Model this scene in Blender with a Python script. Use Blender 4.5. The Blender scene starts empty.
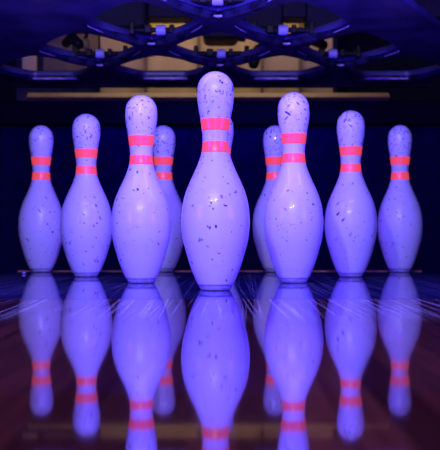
import bpy, bmesh, math, random
from mathutils import Vector
S = bpy.context.scene
C = S.collection
PI = math.pi

# ------------------------------------------------------------------ camera
cam = bpy.data.cameras.new('camera')
cam.sensor_fit = 'HORIZONTAL'; cam.sensor_width = 36.0
cam.lens = 930.0/440*36
cam.shift_x = -7.6/440; cam.shift_y = 10.4/440
cam.clip_start = 0.02
cam.dof.use_dof = True; cam.dof.focus_distance = 1.62; cam.dof.aperture_fstop = 9.0
camo = bpy.data.objects.new('camera', cam); C.objects.link(camo)
camo.location = (0.021, 0, 0.0946); camo.rotation_euler = (PI/2, 0, 0)
S.camera = camo

# ------------------------------------------------------------------ world, lights, exposure
w = bpy.data.worlds.new('world'); S.world = w; w.use_nodes = True
w.node_tree.nodes['Background'].inputs[0].default_value = (0.05, 0.02, 1.0, 1)
w.node_tree.nodes['Background'].inputs[1].default_value = 0.04
S.view_settings.view_transform = 'Standard'; S.view_settings.look = 'None'
S.view_settings.exposure = 0.0; S.view_settings.gamma = 1.0
S.view_settings.use_curve_mapping = False

def area(name, loc, target, sx, sy, power, col):
    l = bpy.data.lights.new(name, 'AREA'); l.shape = 'RECTANGLE'
    l.size = sx; l.size_y = sy; l.energy = power; l.color = col
    o = bpy.data.objects.new(name, l); C.objects.link(o); o.location = loc
    d = Vector(target) - Vector(loc)
    o.rotation_euler = d.to_track_quat('-Z', 'Y').to_euler()
    return o
# two small whitish-violet lamps over the lane in front of the pins
for lx in (-0.33, 0.03):
    area('lane_lamp', (lx, 0.30, 0.80), (0, 2.0, 0.17), 0.045, 0.035, 5.6, (0.68, 0.63, 1.0))
# wide violet ultraviolet tube further up the lane, low enough to reach under the table
area('violet_tube_light', (0.0, -1.3, 0.34), (0, 2.0, 0.28), 1.5, 0.35, 56, (0.07, 0.02, 1.0))
# blue wash from both sides, low under the table
area('blue_side_light', (-1.15, 0.75, 0.40), (0.2, 2.2, 0.30), 0.5, 0.3, 36, (0.06, 0.015, 1.0))
area('blue_side_light', (1.15, 0.75, 0.40), (-0.2, 2.2, 0.30), 0.5, 0.3, 36, (0.06, 0.015, 1.0))
# unseen blue light added under the table, aimed at the curtain
area('curtain_light', (0, 2.95, 0.50), (0, 3.1, 0.36), 0.8, 0.02, 1.1, (0.0, 0.01, 1.0))
# blue fill lights added out of view under the table, brightening shadowed back pins
area('table_fill_light', (0, 1.02, 0.53), (0, 2.1, 0.25), 0.9, 0.05, 3.0, (0.10, 0.05, 1.0))
area('table_fill_light', (0, 1.60, 0.555), (0, 2.35, 0.0), 0.95, 0.04, 8.5, (0.11, 0.07, 1.0))
# warm work lamp in the machine behind the table
area('machine_lamp', (-0.05, 3.38, 1.15), (-0.05, 3.52, 0.6), 0.9, 0.06, 3.0, (1.0, 0.68, 0.46))

# ------------------------------------------------------------------ helpers
def mat(name, col=(0.5,0.5,0.5), rough=0.5, metal=0.0, spec=0.5):
    m = bpy.data.materials.new(name); m.use_nodes = True
    b = m.node_tree.nodes['Principled BSDF']
    b.inputs['Base Color'].default_value = (*col, 1); b.inputs['Roughness'].default_value = rough
    b.inputs['Metallic'].default_value = metal; b.inputs['Specular IOR Level'].default_value = spec
    return m
def N(m, t, **kw):
    n = m.node_tree.nodes.new(t)
    for k, v in kw.items():
        if k.startswith('i_'): n.inputs[k[2:].replace('_', ' ')].default_value = v
        else: setattr(n, k, v)
    return n
def L(m, a, b): m.node_tree.links.new(a, b)
def math_(m, op, a, b=None, clamp=False):
    n = N(m, 'ShaderNodeMath', operation=op); n.use_clamp = clamp
    for i, v in enumerate((a, b)):
        if v is None: continue
        if isinstance(v, (int, float)): n.inputs[i].default_value = v
        else: L(m, v, n.inputs[i])
    return n.outputs[0]
def vmath(m, op, a, b):
    n = N(m, 'ShaderNodeVectorMath', operation=op)
    for i, v in enumerate((a, b)):
        if isinstance(v, tuple): n.inputs[i].default_value = v
        else: L(m, v, n.inputs[i])
    return n.outputs[0]
def mixc(m, fac, a, b):
    n = N(m, 'ShaderNodeMix', data_type='RGBA')
    if isinstance(fac, (int, float)): n.inputs[0].default_value = fac
    else: L(m, fac, n.inputs[0])
    for i, v in ((6, a), (7, b)):
        if isinstance(v, tuple): n.inputs[i].default_value = (*v, 1)
        else: L(m, v, n.inputs[i])
    return n.outputs[2]
def smooth(m, v, lo, hi, a=0.0, b=1.0):
    n = N(m, 'ShaderNodeMapRange', interpolation_type='SMOOTHSTEP')
    L(m, v, n.inputs[0])
    for i, x in enumerate((lo, hi, a, b)): n.inputs[i+1].default_value = x
    return n.outputs[0]
def mottled(name, c1, c2, scale, rough, metal=0.0, bump=0.0, stretch=(1,1,1), spec=0.5):
    m = mat(name, c1, rough, metal, spec)
    tc = N(m, 'ShaderNodeTexCoord'); v = vmath(m, 'MULTIPLY', tc.outputs['Object'], stretch)
    nz = N(m, 'ShaderNodeTexNoise', i_Scale=scale, i_Detail=5.0); L(m, v, nz.inputs['Vector'])
    f = smooth(m, nz.outputs['Fac'], 0.35, 0.65)
    b = m.node_tree.nodes['Principled BSDF']
    L(m, mixc(m, f, c1, c2), b.inputs['Base Color'])
    L(m, math_(m, 'MULTIPLY_ADD', f, 0.12), b.inputs['Roughness'])
    b.inputs['Roughness'].links[0].from_node.inputs[2].default_value = rough
    if bump:
        bp = N(m, 'ShaderNodeBump', i_Strength=bump, i_Distance=0.004)
        L(m, nz.outputs['Fac'], bp.inputs['Height']); L(m, bp.outputs[0], b.inputs['Normal'])
    return m

def obj(name, bm, m, parent=None, smooth_=False, loc=None):
    me = bpy.data.meshes.new(name)
    if isinstance(bm, bmesh.types.BMesh):
        bm.normal_update(); bm.to_mesh(me); bm.free()
    else: me = bm
    if smooth_:
        for p in me.polygons: p.use_smooth = True
    me.materials.clear(); me.materials.append(m)
    o = bpy.data.objects.new(name, me); C.objects.link(o)
    if parent: o.parent = parent
    if loc: o.location = loc
    return o
def tag(o, label, cat, group=None):
    o['label'] = label; o['category'] = cat
    if group: o['group'] = group
    return o
def struct(o): o['kind'] = 'structure'; return o
def empty(name, loc=(0,0,0)):
    o = bpy.data.objects.new(name, None); C.objects.link(o); o.location = loc; return o
def box(bm, x0, x1, y0, y1, z0, z1, bev=0.0):
    r = bmesh.ops.create_cube(bm, size=1.0)
    for v in r['verts']:
        v.co = Vector(((x0+x1)/2+v.co.x*(x1-x0), (y0+y1)/2+v.co.y*(y1-y0), (z0+z1)/2+v.co.z*(z1-z0)))
    if bev:
        es = list({e for v in r['verts'] for e in v.link_edges})
        bmesh.ops.bevel(bm, geom=es, offset=bev, segments=3, affect='EDGES', profile=0.5)
    return bm
def boxm(*a, **k): return box(bmesh.new(), *a, **k)
def tube(bm, pts, r, closed=False, n=10, taper=None):
    pts = [Vector(p) for p in pts]; rings = []; M = len(pts)
    for i, p in enumerate(pts):
        a = pts[(i-1) % M] if (closed or i > 0) else p
        b = pts[(i+1) % M] if (closed or i < M-1) else p
        t = (b-a).normalized()
        up = Vector((0,0,1)) if abs(t.z) < 0.9 else Vector((1,0,0))
        s = t.cross(up).normalized(); u = s.cross(t).normalized()
        rr = r if taper is None else r*taper[i]
        rings.append([bm.verts.new(p + s*rr*math.cos(2*PI*k/n) + u*rr*math.sin(2*PI*k/n)) for k in range(n)])
    for i in range(M if closed else M-1):
        A, B = rings[i], rings[(i+1) % M]
        for k in range(n): bm.faces.new((A[k], A[(k+1) % n], B[(k+1) % n], B[k]))
    if not closed:
        bm.faces.new(rings[0][::-1]); bm.faces.new(rings[-1])
    bmesh.ops.recalc_face_normals(bm, faces=bm.faces)
    return bm
def lathe(prof, n=64, closed_profile=False):
    bm = bmesh.new(); rings = []
    for r, z in prof:
        if r < 1e-6: rings.append([bm.verts.new((0,0,z))])
        else: rings.append([bm.verts.new((r*math.cos(2*PI*k/n), r*math.sin(2*PI*k/n), z)) for k in range(n)])
    cnt = len(rings) if closed_profile else len(rings)-1
    for i in range(cnt):
        A, B = rings[i], rings[(i+1) % len(rings)]
        for k in range(n):
            k2 = (k+1) % n
            if len(A) == 1 and len(B) == 1: continue
            if len(A) == 1: bm.faces.new((A[0], B[k2], B[k]))
            elif len(B) == 1: bm.faces.new((A[k], A[k2], B[0]))
            else: bm.faces.new((A[k], A[k2], B[k2], B[k]))
    bmesh.ops.recalc_face_normals(bm, faces=bm.faces)
    return bm

# ------------------------------------------------------------------ materials
# glossy maple lane boards with lengthwise scratches near the pin deck
def lane_mat(name, c1, c2, rough, scratch, y0=1.0, y1=1.40):
    m = mat(name, c1, rough); b = m.node_tree.nodes['Principled BSDF']; b.inputs['IOR'].default_value = 1.62
    tc = N(m, 'ShaderNodeTexCoord'); P = tc.outputs['Object']
    sep = N(m, 'ShaderNodeSeparateXYZ'); L(m, P, sep.inputs[0])
    bi = math_(m, 'FLOOR', math_(m, 'DIVIDE', sep.outputs[0], 0.0273))
    wn = N(m, 'ShaderNodeTexWhiteNoise', noise_dimensions='1D'); L(m, bi, wn.inputs['W'])
    g = N(m, 'ShaderNodeTexNoise', i_Scale=1.0, i_Detail=6.0)
    L(m, vmath(m, 'MULTIPLY', P, (180.0, 6.0, 1.0)), g.inputs['Vector'])
    col = mixc(m, wn.outputs['Value'], c1, c2)
    col = mixc(m, smooth(m, g.outputs['Fac'], 0.4, 0.7, 0.0, 0.5), col, tuple(x*0.45 for x in c1))
    fr = math_(m, 'FRACT', math_(m, 'DIVIDE', sep.outputs[0], 0.0273))
    seam = math_(m, 'LESS_THAN', fr, 0.05)
    col = mixc(m, seam, col, tuple(x*0.15 for x in c1))
    r = None
    # smeared oil varies the gloss
    oil = N(m, 'ShaderNodeTexNoise', i_Scale=1.0, i_Detail=3.0)
    L(m, vmath(m, 'MULTIPLY', P, (14.0, 2.5, 1.0)), oil.inputs['Vector'])
    r = smooth(m, oil.outputs['Fac'], 0.35, 0.7, rough, rough*1.25)
    if scratch:
        acc = None
        for k, (sx, sy, rot, th) in enumerate(((320, 0.7, 0.02, 0.61), (240, 0.5, -0.03, 0.62), (420, 0.9, 0.0, 0.61))):
            mp = N(m, 'ShaderNodeMapping'); mp.inputs['Rotation'].default_value = (0, 0, rot)
            mp.inputs['Location'].default_value = (k*3.1, k*7.7, 0); L(m, P, mp.inputs['Vector'])
            s = N(m, 'ShaderNodeTexNoise', i_Scale=1.0, i_Detail=1.0)
            L(m, vmath(m, 'MULTIPLY', mp.outputs[0], (float(sx), sy, 1.0)), s.inputs['Vector'])
            v = smooth(m, s.outputs['Fac'], th, th+0.03)
            acc = v if acc is None else math_(m, 'MAXIMUM', acc, v)
        band = math_(m, 'MULTIPLY', smooth(m, sep.outputs[1], y0, y0+0.2), smooth(m, sep.outputs[1], y1-0.05, y1+0.03, 1.0, 0.0))
        acc = math_(m, 'MULTIPLY', acc, band)
        col = mixc(m, math_(m, 'MULTIPLY', acc, scratch), col, (0.75, 0.72, 0.80))
    L(m, col, b.inputs['Base Color']); L(m, r, b.inputs['Roughness'])
    return m
M_lane = lane_mat('lane_maple', (0.05, 0.011, 0.011), (0.15, 0.036, 0.028), 0.040, 0.8)
M_deck = lane_mat('pin_deck_boards', (0.03, 0.03, 0.12), (0.05, 0.05, 0.19), 0.03, 0.25, 1.35, 2.3)
M_joint = mat('joint_strip', (0.55, 0.17, 0.06), 0.6)
M_black = mottled('black_board', (0.003,0.003,0.004), (0.006,0.006,0.008), 12, 0.75, spec=0.1)
M_gutter = mottled('gutter_plastic', (0.02,0.02,0.03), (0.035,0.035,0.05), 10, 0.4)
M_curtain = mottled('curtain_cloth', (0.001,0.001,0.022), (0.002,0.002,0.035), 30, 0.85, bump=0.3, spec=0.1)
M_cast = mottled('painted_casting', (0.055,0.045,0.155), (0.10,0.085,0.26), 9, 0.36, 0.15)
M_rim = mottled('worn_rim_metal', (0.008,0.007,0.025), (0.03,0.027,0.08), 30, 0.25, 0.1)
M_highlight = mottled('pale_rim_highlight', (0.45,0.38,0.45), (0.80,0.68,0.74), 45, 0.3, 0.0)  # pale colour standing in for the highlight on the opening rims
M_dark = mottled('oily_steel', (0.006,0.006,0.007), (0.018,0.016,0.016), 25, 0.5, 0.0, spec=0.25)
M_tan = mottled('tan_panel_paint', (0.38,0.29,0.09), (0.50,0.39,0.14), 7, 0.6, stretch=(1,1,0.3))
M_beam = mottled('tan_beam_paint', (0.40,0.29,0.10), (0.50,0.38,0.14), 9, 0.45)
M_brown = mottled('brown_panel_paint', (0.10,0.07,0.02), (0.15,0.11,0.035), 7, 0.6)
M_pale = mottled('pale_nylon', (0.35,0.33,0.75), (0.5,0.48,0.9), 40, 0.35)

# worn white pin plastic
def pin_mat():
    m = mat('worn_pin_plastic', (0.8,0.8,0.8), 0.3); b = m.node_tree.nodes['Principled BSDF']
    b.inputs['Coat Weight'].default_value = 0.25; b.inputs['Coat Roughness'].default_value = 0.06
    tc = N(m, 'ShaderNodeTexCoord'); oi = N(m, 'ShaderNodeObjectInfo')
    P0 = tc.outputs['Object']
    sep = N(m, 'ShaderNodeSeparateXYZ'); L(m, P0, sep.inputs[0]); z = sep.outputs[2]
    cmb = N(m, 'ShaderNodeCombineXYZ')
    for i, k in enumerate((11.3, 7.1, 0.0)): L(m, math_(m, 'MULTIPLY', oi.outputs['Random'], k), cmb.inputs[i])
    P = vmath(m, 'ADD', P0, cmb.outputs[0])
    dn = N(m, 'ShaderNodeTexNoise', i_Scale=130.0, i_Detail=3.0); L(m, P, dn.inputs['Vector'])
    sc3 = N(m, 'ShaderNodeVectorMath', operation='SCALE'); sc3.inputs['Scale'].default_value = 0.006
    L(m, vmath(m, 'SUBTRACT', dn.outputs['Color'], (0.5,0.5,0.5)), sc3.inputs[0])
    Pd = vmath(m, 'ADD', P, sc3.outputs[0])
    # more wear on the head and the belly
    head = smooth(m, z, 0.27, 0.33)
    belly = math_(m, 'MULTIPLY', smooth(m, z, 0.02, 0.09), smooth(m, z, 0.16, 0.24, 1.0, 0.0))
    wear = math_(m, 'ADD', math_(m, 'MULTIPLY', head, 0.42), math_(m, 'ADD', math_(m, 'MULTIPLY', belly, 0.05), 0.045))
    acc = None
    for k, (sc, st, rot, rad) in enumerate(((170, (1,1,0.28), (0,0.7,0.3), 0.27), (140, (1,1,0.26), (0.4,-0.9,0.1), 0.22),
                                            (210, (1,1,0.35), (1.3,0.2,0.4), 0.24), (62, (1,1,0.20), (0.9,1.3,1.2), 0.085))):
        mp = N(m, 'ShaderNodeMapping'); mp.inputs['Rotation'].default_value = rot
        mp.inputs['Location'].default_value = (k*1.7, k*2.9, k*0.7); L(m, Pd, mp.inputs['Vector'])
        vo = N(m, 'ShaderNodeTexVoronoi', i_Scale=1.0)
        L(m, vmath(m, 'MULTIPLY', mp.outputs[0], tuple(sc*s for s in st)), vo.inputs['Vector'])
        cs = N(m, 'ShaderNodeSeparateColor'); L(m, vo.outputs['Color'], cs.inputs[0])
        on = math_(m, 'LESS_THAN', cs.outputs[0], math_(m, 'MULTIPLY', wear, 0.9 if k < 3 else 0.6))
        size = math_(m, 'MULTIPLY_ADD', cs.outputs[2], 0.9); size.node.inputs[2].default_value = 0.45
        dot = smooth(m, math_(m, 'DIVIDE', vo.outputs['Distance'], size), rad*0.8, rad*1.25, 1.0, 0.0)
        v = math_(m, 'MULTIPLY', math_(m, 'MULTIPLY', on, dot), math_(m, 'MULTIPLY_ADD', cs.outputs[1], 0.6))
        v.node.inputs[1].links[0].from_node.inputs[2].default_value = 0.55
        acc = v if acc is None else math_(m, 'MAXIMUM', acc, v)
    # faint grey scuffs
    nz = N(m, 'ShaderNodeTexNoise', i_Scale=60.0, i_Detail=4.0, i_Roughness=0.7); L(m, P, nz.inputs['Vector'])
    sc = math_(m, 'MULTIPLY', smooth(m, nz.outputs['Fac'], 0.52, 0.75), math_(m, 'ADD', math_(m, 'MULTIPLY', head, 0.40), 0.20))
    col = mixc(m, sc, (0.80,0.79,0.80), (0.34,0.33,0.38))
    col = mixc(m, acc, col, (0.008,0.006,0.01))
    L(m, col, b.inputs['Base Color'])
    bp = N(m, 'ShaderNodeBump', i_Strength=0.25, i_Distance=0.0006); bp.invert = True
    L(m, acc, bp.inputs['Height']); L(m, bp.outputs[0], b.inputs['Normal'])
    L(m, math_(m, 'MULTIPLY_ADD', acc, 0.3), b.inputs['Roughness'])
    b.inputs['Roughness'].links[0].from_node.inputs[2].default_value = 0.33
    return m
M_pin = pin_mat()
def stripe_mat():
    m = mat('fluorescent_red_band', (0.9,0.05,0.03), 0.3); b = m.node_tree.nodes['Principled BSDF']
    tc = N(m, 'ShaderNodeTexCoord')
    nz = N(m, 'ShaderNodeTexNoise', i_Scale=90.0, i_Detail=4.0, i_Roughness=0.7); L(m, tc.outputs['Object'], nz.inputs['Vector'])
    f = smooth(m, nz.outputs['Fac'], 0.56, 0.70, 0.0, 0.35)
    L(m, mixc(m, f, (0.90,0.10,0.07), (0.40,0.05,0.06)), b.inputs['Base Color'])
    # day-glow ink gives off red light of its own under the ultraviolet tubes
    L(m, mixc(m, f, (1.0,0.075,0.06), (0.45,0.03,0.03)), b.inputs['Emission Color'])
    b.inputs['Emission Strength'].default_value = 0.60
    return m
M_stripe = stripe_mat()
M_base = mottled('pin_base_ring', (0.30,0.29,0.36), (0.45,0.43,0.50), 80, 0.45)

# ------------------------------------------------------------------ setting
bm = boxm(-0.532, 0.532, -1.6, 1.382, -0.06, 0.0)
for v in bm.verts: v.co.z += 0.004*(v.co.y-1.382)      # the lane dips a hair towards the bowler
struct(obj('floor', bm, M_lane))
struct(obj('pin_deck', boxm(-0.532, 0.532, 1.386, 2.449, -0.06, 0.0), M_deck))
struct(obj('trim_1', boxm(-0.532, 0.532, 2.450, 2.475, -0.06, 0.002), M_joint))
struct(obj('pit_floor', boxm(-0.76, 0.76, 2.484, 3.6, -0.20, -0.14), M_black))
for s, nm in ((-1, 'left'), (1, 'right')):
    struct(obj('wall_'+nm, boxm(min(s*0.765, s*0.79), max(s*0.765, s*0.79), 1.25, 3.7, -0.2, 0.56), M_black))
    # gutter: half-round channel beside the lane
    bm = bmesh.new(); prev = None
    for y in (-1.6, 2.47):
        ring = []
        for k in range(13):
            a = PI*k/12
            ring.append(bm.verts.new((s*0.648 - 0.112*math.cos(a), y, -0.004 - 0.085*math.sin(a))))
        for k in range(12, -1, -1):
            a = PI*k/12
            ring.append(bm.verts.new((s*0.648 - 0.112*math.cos(a), y, -0.012 - 0.09*math.sin(a))))
        if prev:
            for k in range(26): bm.faces.new((prev[k], prev[(k+1) % 26], ring[(k+1) % 26], ring[k]))
        prev = ring
    bmesh.ops.recalc_face_normals(bm, faces=bm.faces)
    struct(obj('gutter', bm, M_gutter))
struct(obj('wall_back', boxm(-1.2, 1.2, 3.75, 3.8, -0.2, 1.9), M_black))

# ------------------------------------------------------------------ pit curtain with its top rail
cur = empty('pit_curtain', (0, 3.1, 0))
bm = bmesh.new(); nx, nz_ = 90, 14; grid = []
for sgn in (0, 1):
    g = [[bm.verts.new((-0.745+1.49*i/nx, 0.006*sgn + 0.006*math.sin(i*0.55)+0.004*math.sin(i*0.21+1)+0.012*(j/nz_), -0.12+0.58*j/nz_)) for i in range(nx+1)] for j in range(nz_+1)]
    grid.append(g)
    for j in range(nz_):
        for i in range(nx): bm.faces.new((g[j][i], g[j][i+1], g[j+1][i+1], g[j+1][i]))
for j in range(nz_):
    for i in (0, nx): bm.faces.new((grid[0][j][i], grid[0][j+1][i], grid[1][j+1][i], grid[1][j][i]))
for i in range(nx):
    for j in (0, nz_): bm.faces.new((grid[0][j][i], grid[0][j][i+1], grid[1][j][i+1], grid[1][j][i]))
bmesh.ops.recalc_face_normals(bm, faces=bm.faces)
obj('cloth', bm, M_curtain, cur, True)
obj('top_rail', boxm(-0.755, 0.755, -0.03, 0.05, 0.462, 0.540, bev=0.008), M_black, cur)
tag(cur, 'dark blue pit curtain hanging behind the back row of pins', 'curtain')

# tan cross beam above the curtain
bm = boxm(-0.665, 0.575, 3.17, 3.25, 0.545, 0.585)
for v in bm.verts:
    if v.co.y < 3.2 and v.co.z > 0.57: v.co.y += 0.03
    if v.co.z < 0.55: v.co.z = 0.566 if v.co.y < 3.2 else 0.545
tag(obj('cross_beam', bm, M_beam), 'thin tan metal beam running above the dark curtain', 'beam')
for x in (-0.60, 0.53):
    tag(obj('beam_bracket', boxm(x-0.03, x+0.03, 3.18, 3.24, 0.35, 0.544, bev=0.004), M_dark),
        'dark bracket holding up the %s end of the tan beam' % ('left' if x < 0 else 'right'), 'bracket')

# tan machine housing behind the table
hs = empty('machine_housing', (0, 3.6, 0))
def P(px, d): return (px-227.6)*d/930+0.021
obj('panel', boxm(P(100,3.6), P(198,3.6), 0, 0.02, 0.50, 1.5, bev=0.003), M_tan, hs)
obj('panel', boxm(P(200,3.6), P(333,3.6), 0, 0.02, 0.50, 1.5, bev=0.003), M_tan, hs)
obj('panel', boxm(P(43,3.6), P(98,3.6), 0, 0.02, 0.69, 1.5, bev=0.003), M_brown, hs)
obj('panel', boxm(P(22,3.6), P(36,3.6), 0, 0.02, 0.69, 1.0, bev=0.003), M_tan, hs)
obj('frame', boxm(P(15,3.6), P(338,3.6), 0.022, 0.06, 0.47, 1.55), M_dark, hs)
bm = bmesh.new()
for px in (146, 199, 262, 300): box(bm, P(px,3.6)-0.006, P(px,3.6)+0.006, -0.02, 0.0, 0.55, 1.45, bev=0.003)
obj('rib', bm, M_brown, hs)
tag(hs, 'tan sheet metal housing of the machine seen through the table openings', 'housing')

# ------------------------------------------------------------------ pin setting table overhead
ZT = 0.575
SP, RS, D0 = 0.333, 0.289, 1.815
holes = []
for r in range(4):
    for k in range(r+1): holes.append(((k-r/2)*SP, D0+r*RS, r))
def hole_outline(cx, cy, row, grow=0.0, n=56):
    a, b, p = 0.124+grow, 0.195+grow, 1.30
    pts = []
    ymax = 0.128+grow if row == 3 else 9
    for k in range(n):
        t = 2*PI*k/n; c, s = math.cos(t), math.sin(t)
        x = a*math.copysign(abs(c)**(2/p), c); y = b*math.copysign(abs(s)**(2/p), s)
        if row == 3:
            x *= 1.12
            if y > ymax: y = ymax
        pts.append((cx+x, cy+y))
    # drop near duplicates and even the spacing
    out = [pts[0]]
    for q in pts[1:]:
        if (Vector(q)-Vector(out[-1])).length > 0.004: out.append(q)
    if (Vector(out[0])-Vector(out[-1])).length < 0.004: out.pop()
    return out
def round_poly(pts, r, n=6):
    res = []; M = len(pts)
    for i in range(M):
        p = Vector(pts[i]); a = Vector(pts[i-1]); b = Vector(pts[(i+1) % M])
        q0 = p+(a-p).normalized()*r; q1 = p+(b-p).normalized()*r
        for k in range(n+1):
            t = k/n; res.append(tuple(q0*(1-t)**2+p*2*t*(1-t)+q1*t*t))
    return res
outer = round_poly([(-0.36,1.42), (0.20,1.42), (0.372,1.894), (0.53,2.19), (0.655,2.52), (0.66,2.955), (-0.66,2.955), (-0.66,2.45), (-0.60,2.1)], 0.05)
cu = bpy.data.curves.new('table_plate', 'CURVE'); cu.dimensions = '2D'; cu.fill_mode = 'BOTH'
cu.extrude = 0.005; cu.bevel_depth = 0.004; cu.bevel_resolution = 3
def spl(pts):
    s = cu.splines.new('POLY'); s.points.add(len(pts)-1); s.use_cyclic_u = True
    for q, pt in zip(s.points, pts): q.co = (pt[0], pt[1], 0, 1)
spl(outer)
for h in holes: spl(hole_outline(*h))
tmp = bpy.data.objects.new('tmp', cu); C.objects.link(tmp)
bpy.context.view_layer.update()
dg = bpy.context.evaluated_depsgraph_get()
me = bpy.data.meshes.new_from_object(tmp.evaluated_get(dg)); me.name = 'table_plate'
bpy.data.objects.remove(tmp)
table = empty('pin_setting_table', (0, 2.2, ZT))
tp = obj('table_plate', me, M_cast, table); tp.location = (0, -2.2, 0.009)
for hi, (cx, cy, r) in enumerate(holes):
    o = hole_outline(cx, cy, r, 0.006)
    # rounded lip around the far half of the opening
    far = sorted([(x-cx, y-cy) for x, y in o if y >= cy-0.004], key=lambda q: q[0])
    nf = len(far)
    tp_ = [0.12+0.88*min(1.0, 4*min(k, nf-1-k)/nf) for k in range(nf)]
    bm = tube(bmesh.new(), [(x, y, 0) for x, y in far], 0.0115, taper=tp_, n=12)
    obj('opening_rim', bm, M_rim, table, True, loc=(cx, cy-2.2, -0.003))
    # thin pale tube along the lip, painting in its highlight
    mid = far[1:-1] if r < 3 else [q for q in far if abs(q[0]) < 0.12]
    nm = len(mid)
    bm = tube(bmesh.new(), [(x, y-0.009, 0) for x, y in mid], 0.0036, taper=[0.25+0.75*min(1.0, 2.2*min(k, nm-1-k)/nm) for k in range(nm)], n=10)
    obj('rim_highlight', bm, M_highlight, table, True, loc=(cx, cy-2.2, -0.007))
    if r == 3: continue
    ox = (0.0, 0.027, -0.012, 0.008, 0.004, -0.026)[hi]
    # cup holder at the far side of the opening: dark axle, block and pale nylon roller
    bm = bmesh.new()
    tube(bm, [(-0.075,0,0), (0.075,0,0)], 0.006)
    box(bm, -0.040,-0.022,-0.010,0.010,-0.008,0.012, bev=0.003)
    box(bm, 0.020,0.032,-0.010,0.010,-0.008,0.012, bev=0.003)
    box(bm, -0.075,-0.063,-0.012,0.05,-0.012,0.02, bev=0.003); box(bm, 0.063,0.075,-0.012,0.05,-0.012,0.02, bev=0.003)
    ch = obj('cup_holder', bm, M_dark, table, loc=(cx+ox, cy-2.2+0.135, 0.014))
    bm = lathe([(0.009,-0.016),(0.015,-0.016),(0.017,-0.012),(0.017,0.012),(0.015,0.016),(0.009,0.016)], 20, True)
    for v in bm.verts: v.co = Vector((v.co.z, v.co.x, v.co.y))
    bmesh.ops.recalc_face_normals(bm, faces=bm.faces)
    for v in bm.verts: v.co *= 0.72
    obj('roller', bm, M_pale, ch, False)
# stiffening edge along the back of the table
obj('back_flange', boxm(-0.655, 0.655, 0.735, 0.757, -0.012, 0.018, bev=0.004), M_dark, table)
tag(table, 'dark blue cast metal pin setting table with ten openings, overhead', 'machine')

# dark machine arms seen above the table
def rod(name, pts, r, m, label, cat, grp=None):
    return tag(obj(name, tube(bmesh.new(), pts, r, n=14), m, None, True), label, cat, grp)
dh = empty('drive_unit', (0, 3.2, 0.9))
obj('cross_member', boxm(-1.0, 1.0, -0.05, 0.05, -0.066, 0.30, bev=0.006), M_dark, dh)
obj('gear_case', boxm(P(70,3.2), P(150,3.2), -0.09, 0.02, -0.112, 0.20, bev=0.02), M_dark, dh)
bm = boxm(P(203,3.2), P(238,3.2), -0.10, 0.04, -0.150, 0.10, bev=0.02)
tube(bm, [(P(196,3.2), -0.03, -0.10), (P(246,3.2), -0.03, -0.125)], 0.022, n=16)
obj('motor', bm, M_dark, dh)
bm = boxm(P(243,3.2), P(283,3.2), -0.06, 0.04, -0.105, 0.10, bev=0.012)
obj('clutch_housing', bm, M_dark, dh)
bm = boxm(P(304,3.2), P(345,3.2), -0.06, 0.04, -0.120, 0.10, bev=0.012)
obj('chain_guard', bm, M_dark, dh)
tag(dh, 'dark oily drive unit spanning above the rear of the pin setting table', 'machine')
for (x0,y0,z0,x1,y1,z1,lb) in ((-0.42,2.75,0.66,-0.52,3.12,0.74,'dark lever above the left rear opening of the table'),
                               (0.10,2.85,0.62,0.14,3.10,0.72,'dark lever above the table right of the head pin'),
                               (0.22,2.7,0.64,0.34,3.10,0.73,'dark lever slanting over the right rear openings')):
    rod('lever', [(x0,y0,z0), ((x0+x1)/2,(y0+y1)/2,(z0+z1)/2+0.02), (x1,y1,z1)], 0.016, M_dark, lb, 'lever', 'levers above the table')

kx = P(85,3.0)
kb = empty('shift_lever', (kx, 3.0, 0.0))
obj('knob', lathe([(0,0.695),(0.010,0.697),(0.016,0.705),(0.017,0.715),(0.014,0.725),(0,0.731)], 20), M_tan, kb, True)
obj('stem', tube(bmesh.new(), [(0,0,0.725),(0.004,0.03,0.76),(0.02,0.13,0.80)], 0.006), M_dark, kb, True)
tag(kb, 'small round tan knob on a dark stem, seen through the left opening', 'lever')
# ------------------------------------------------------------------ bowling pins
IN = 0.0254
ctrl = [(0.0,1.06),(0.12,1.115),(0.75,1.414),(1.5,1.72),(2.25,1.953),(3.375,2.255),(4.5,2.383),(5.2,2.36),(5.875,2.2815),(6.6,2.10),(7.25,1.8515),
        (7.95,1.53),(8.625,1.236),(9.375,0.9825),(10,0.8985),(10.875,0.935),(11.75,1.047),(12.625,1.203),(13.2,1.27),(13.7,1.265)]
def prof_r(h):
    for i in range(len(ctrl)-1):
        if ctrl[i][0] <= h <= ctrl[i+1][0]:
            h1, r1 = ctrl[i]; h2, r2 = ctrl[i+1]
            def sl(k):
                if k <= 0: return (ctrl[1][1]-ctrl[0][1])/(ctrl[1][0]-ctrl[0][0])
                if k >= len(ctrl)-1: return -0.08
                return (ctrl[k+1][1]-ctrl[k-1][1])/(ctrl[k+1][0]-ctrl[k-1][0])
            d = h2-h1; t = (h-h1)/d; m1, m2 = sl(i)*d, sl(i+1)*d
            return (2*t**3-3*t*t+1)*r1+(t**3-2*t*t+t)*m1+(-2*t**3+3*t*t)*r2+(t**3-t*t)*m2
    return 1.0
hB = 0.33
pr = [(0.0, hB)]
h = hB
while h < 13.7: pr.append((prof_r(h), h)); h += 0.14
pr.append((1.265, 13.7))
for k in range(1, 15):
    a = PI/2*k/14; pr.append((1.265*math.cos(a)**0.97 if k < 14 else 0.0, 13.7+1.3*math.sin(a)))
body = lathe([(r*IN, z*IN) for r, z in pr])
b_ring = lathe([(0, 0), (1.00*IN, 0), (1.05*IN, 0.03*IN), (1.10*IN, 0.15*IN), (1.16*IN, 0.28*IN), (1.16*IN, 0.33*IN), (1.05*IN,0.331*IN),(0,0.331*IN)])
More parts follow.
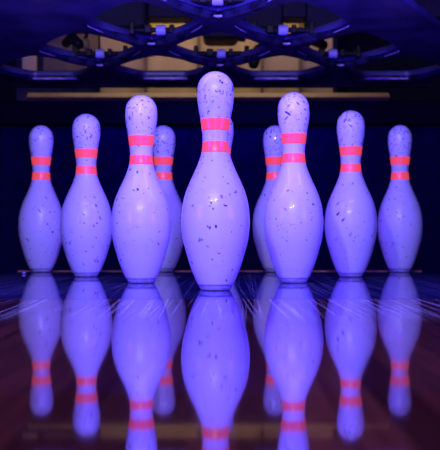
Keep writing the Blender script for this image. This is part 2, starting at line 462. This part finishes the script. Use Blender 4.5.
def band(h0, h1):
    hs_ = [h0+(h1-h0)*k/8 for k in range(9)]
    ou = [((prof_r(x)+0.012)*IN, x*IN) for x in hs_]
    inn = [((prof_r(x)-0.02)*IN, x*IN) for x in reversed(hs_)]
    return lathe(ou+inn, closed_profile=True)
pin0 = empty('bowling_pin')
obj('body', body, M_pin, pin0, True)
obj('neck_band', band(10.90, 11.72), M_stripe, pin0, True)
obj('neck_band', band(9.40, 10.16), M_stripe, pin0, True)
obj('base_ring', b_ring, M_base, pin0, True)

# pixel column -> lateral position, one pin per spot
spots = [(215.5,1.611,.98,.991,'front bowling pin, largest and nearest, centre of the rack'),
         (141.3,1.853,.98,.980,'bowling pin in the second row, just left of the front pin'),
         (293.6,1.862,.98,.997,'bowling pin in the second row, just right of the front pin'),
         (86.3,2.135,.985,.978,'bowling pin in the third row, second from the left edge'),
         (219.8,2.145,.98,.985,'bowling pin hidden behind the front pin, only its head edge peeking out right'),
         (350.8,2.125,.98,.995,'bowling pin in the third row, second from the right edge'),
         (41.2,2.395,.955,.990,'back row bowling pin at the far left'),
         (163.2,2.405,.97,.993,'back row bowling pin half hidden behind the second row pin on the left'),
         (275.3,2.405,.97,.993,'back row bowling pin half hidden behind the second row pin on the right'),
         (400.0,2.395,.95,.992,'back row bowling pin at the far right')]
random.seed(4)
for i, (px, d, wr, hr, lb) in enumerate(spots):
    if i == 0: o = pin0
    else:
        o = pin0.copy(); C.objects.link(o)
        for ch in list(pin0.children):
            c = ch.copy(); C.objects.link(c); c.parent = o
    o.location = ((px-227.6)*d/930+0.021, d, 0.0006)
    o.rotation_euler = (0, 0, random.uniform(0, 2*PI)); o.scale = (wr, wr, hr)
    tag(o, lb.replace('bowling pin', 'white red-banded bowling pin', 1), 'bowling pin', 'bowling pins on the pin deck')

# small pale chip lying on the deck at the far left
bm = bmesh.new(); bmesh.ops.create_icosphere(bm, subdivisions=2, radius=0.0045)
for v in bm.verts: v.co.z = v.co.z*0.6+0.0027; v.co.x *= 1.1+0.15*math.sin(v.co.y*900)
tag(obj('plastic_chip', bm, M_pale, None, True, loc=((24-227.6)*2.27/930+0.021, 2.27, 0.0002)), 'small pale chip lying on the pin deck at far left', 'debris')
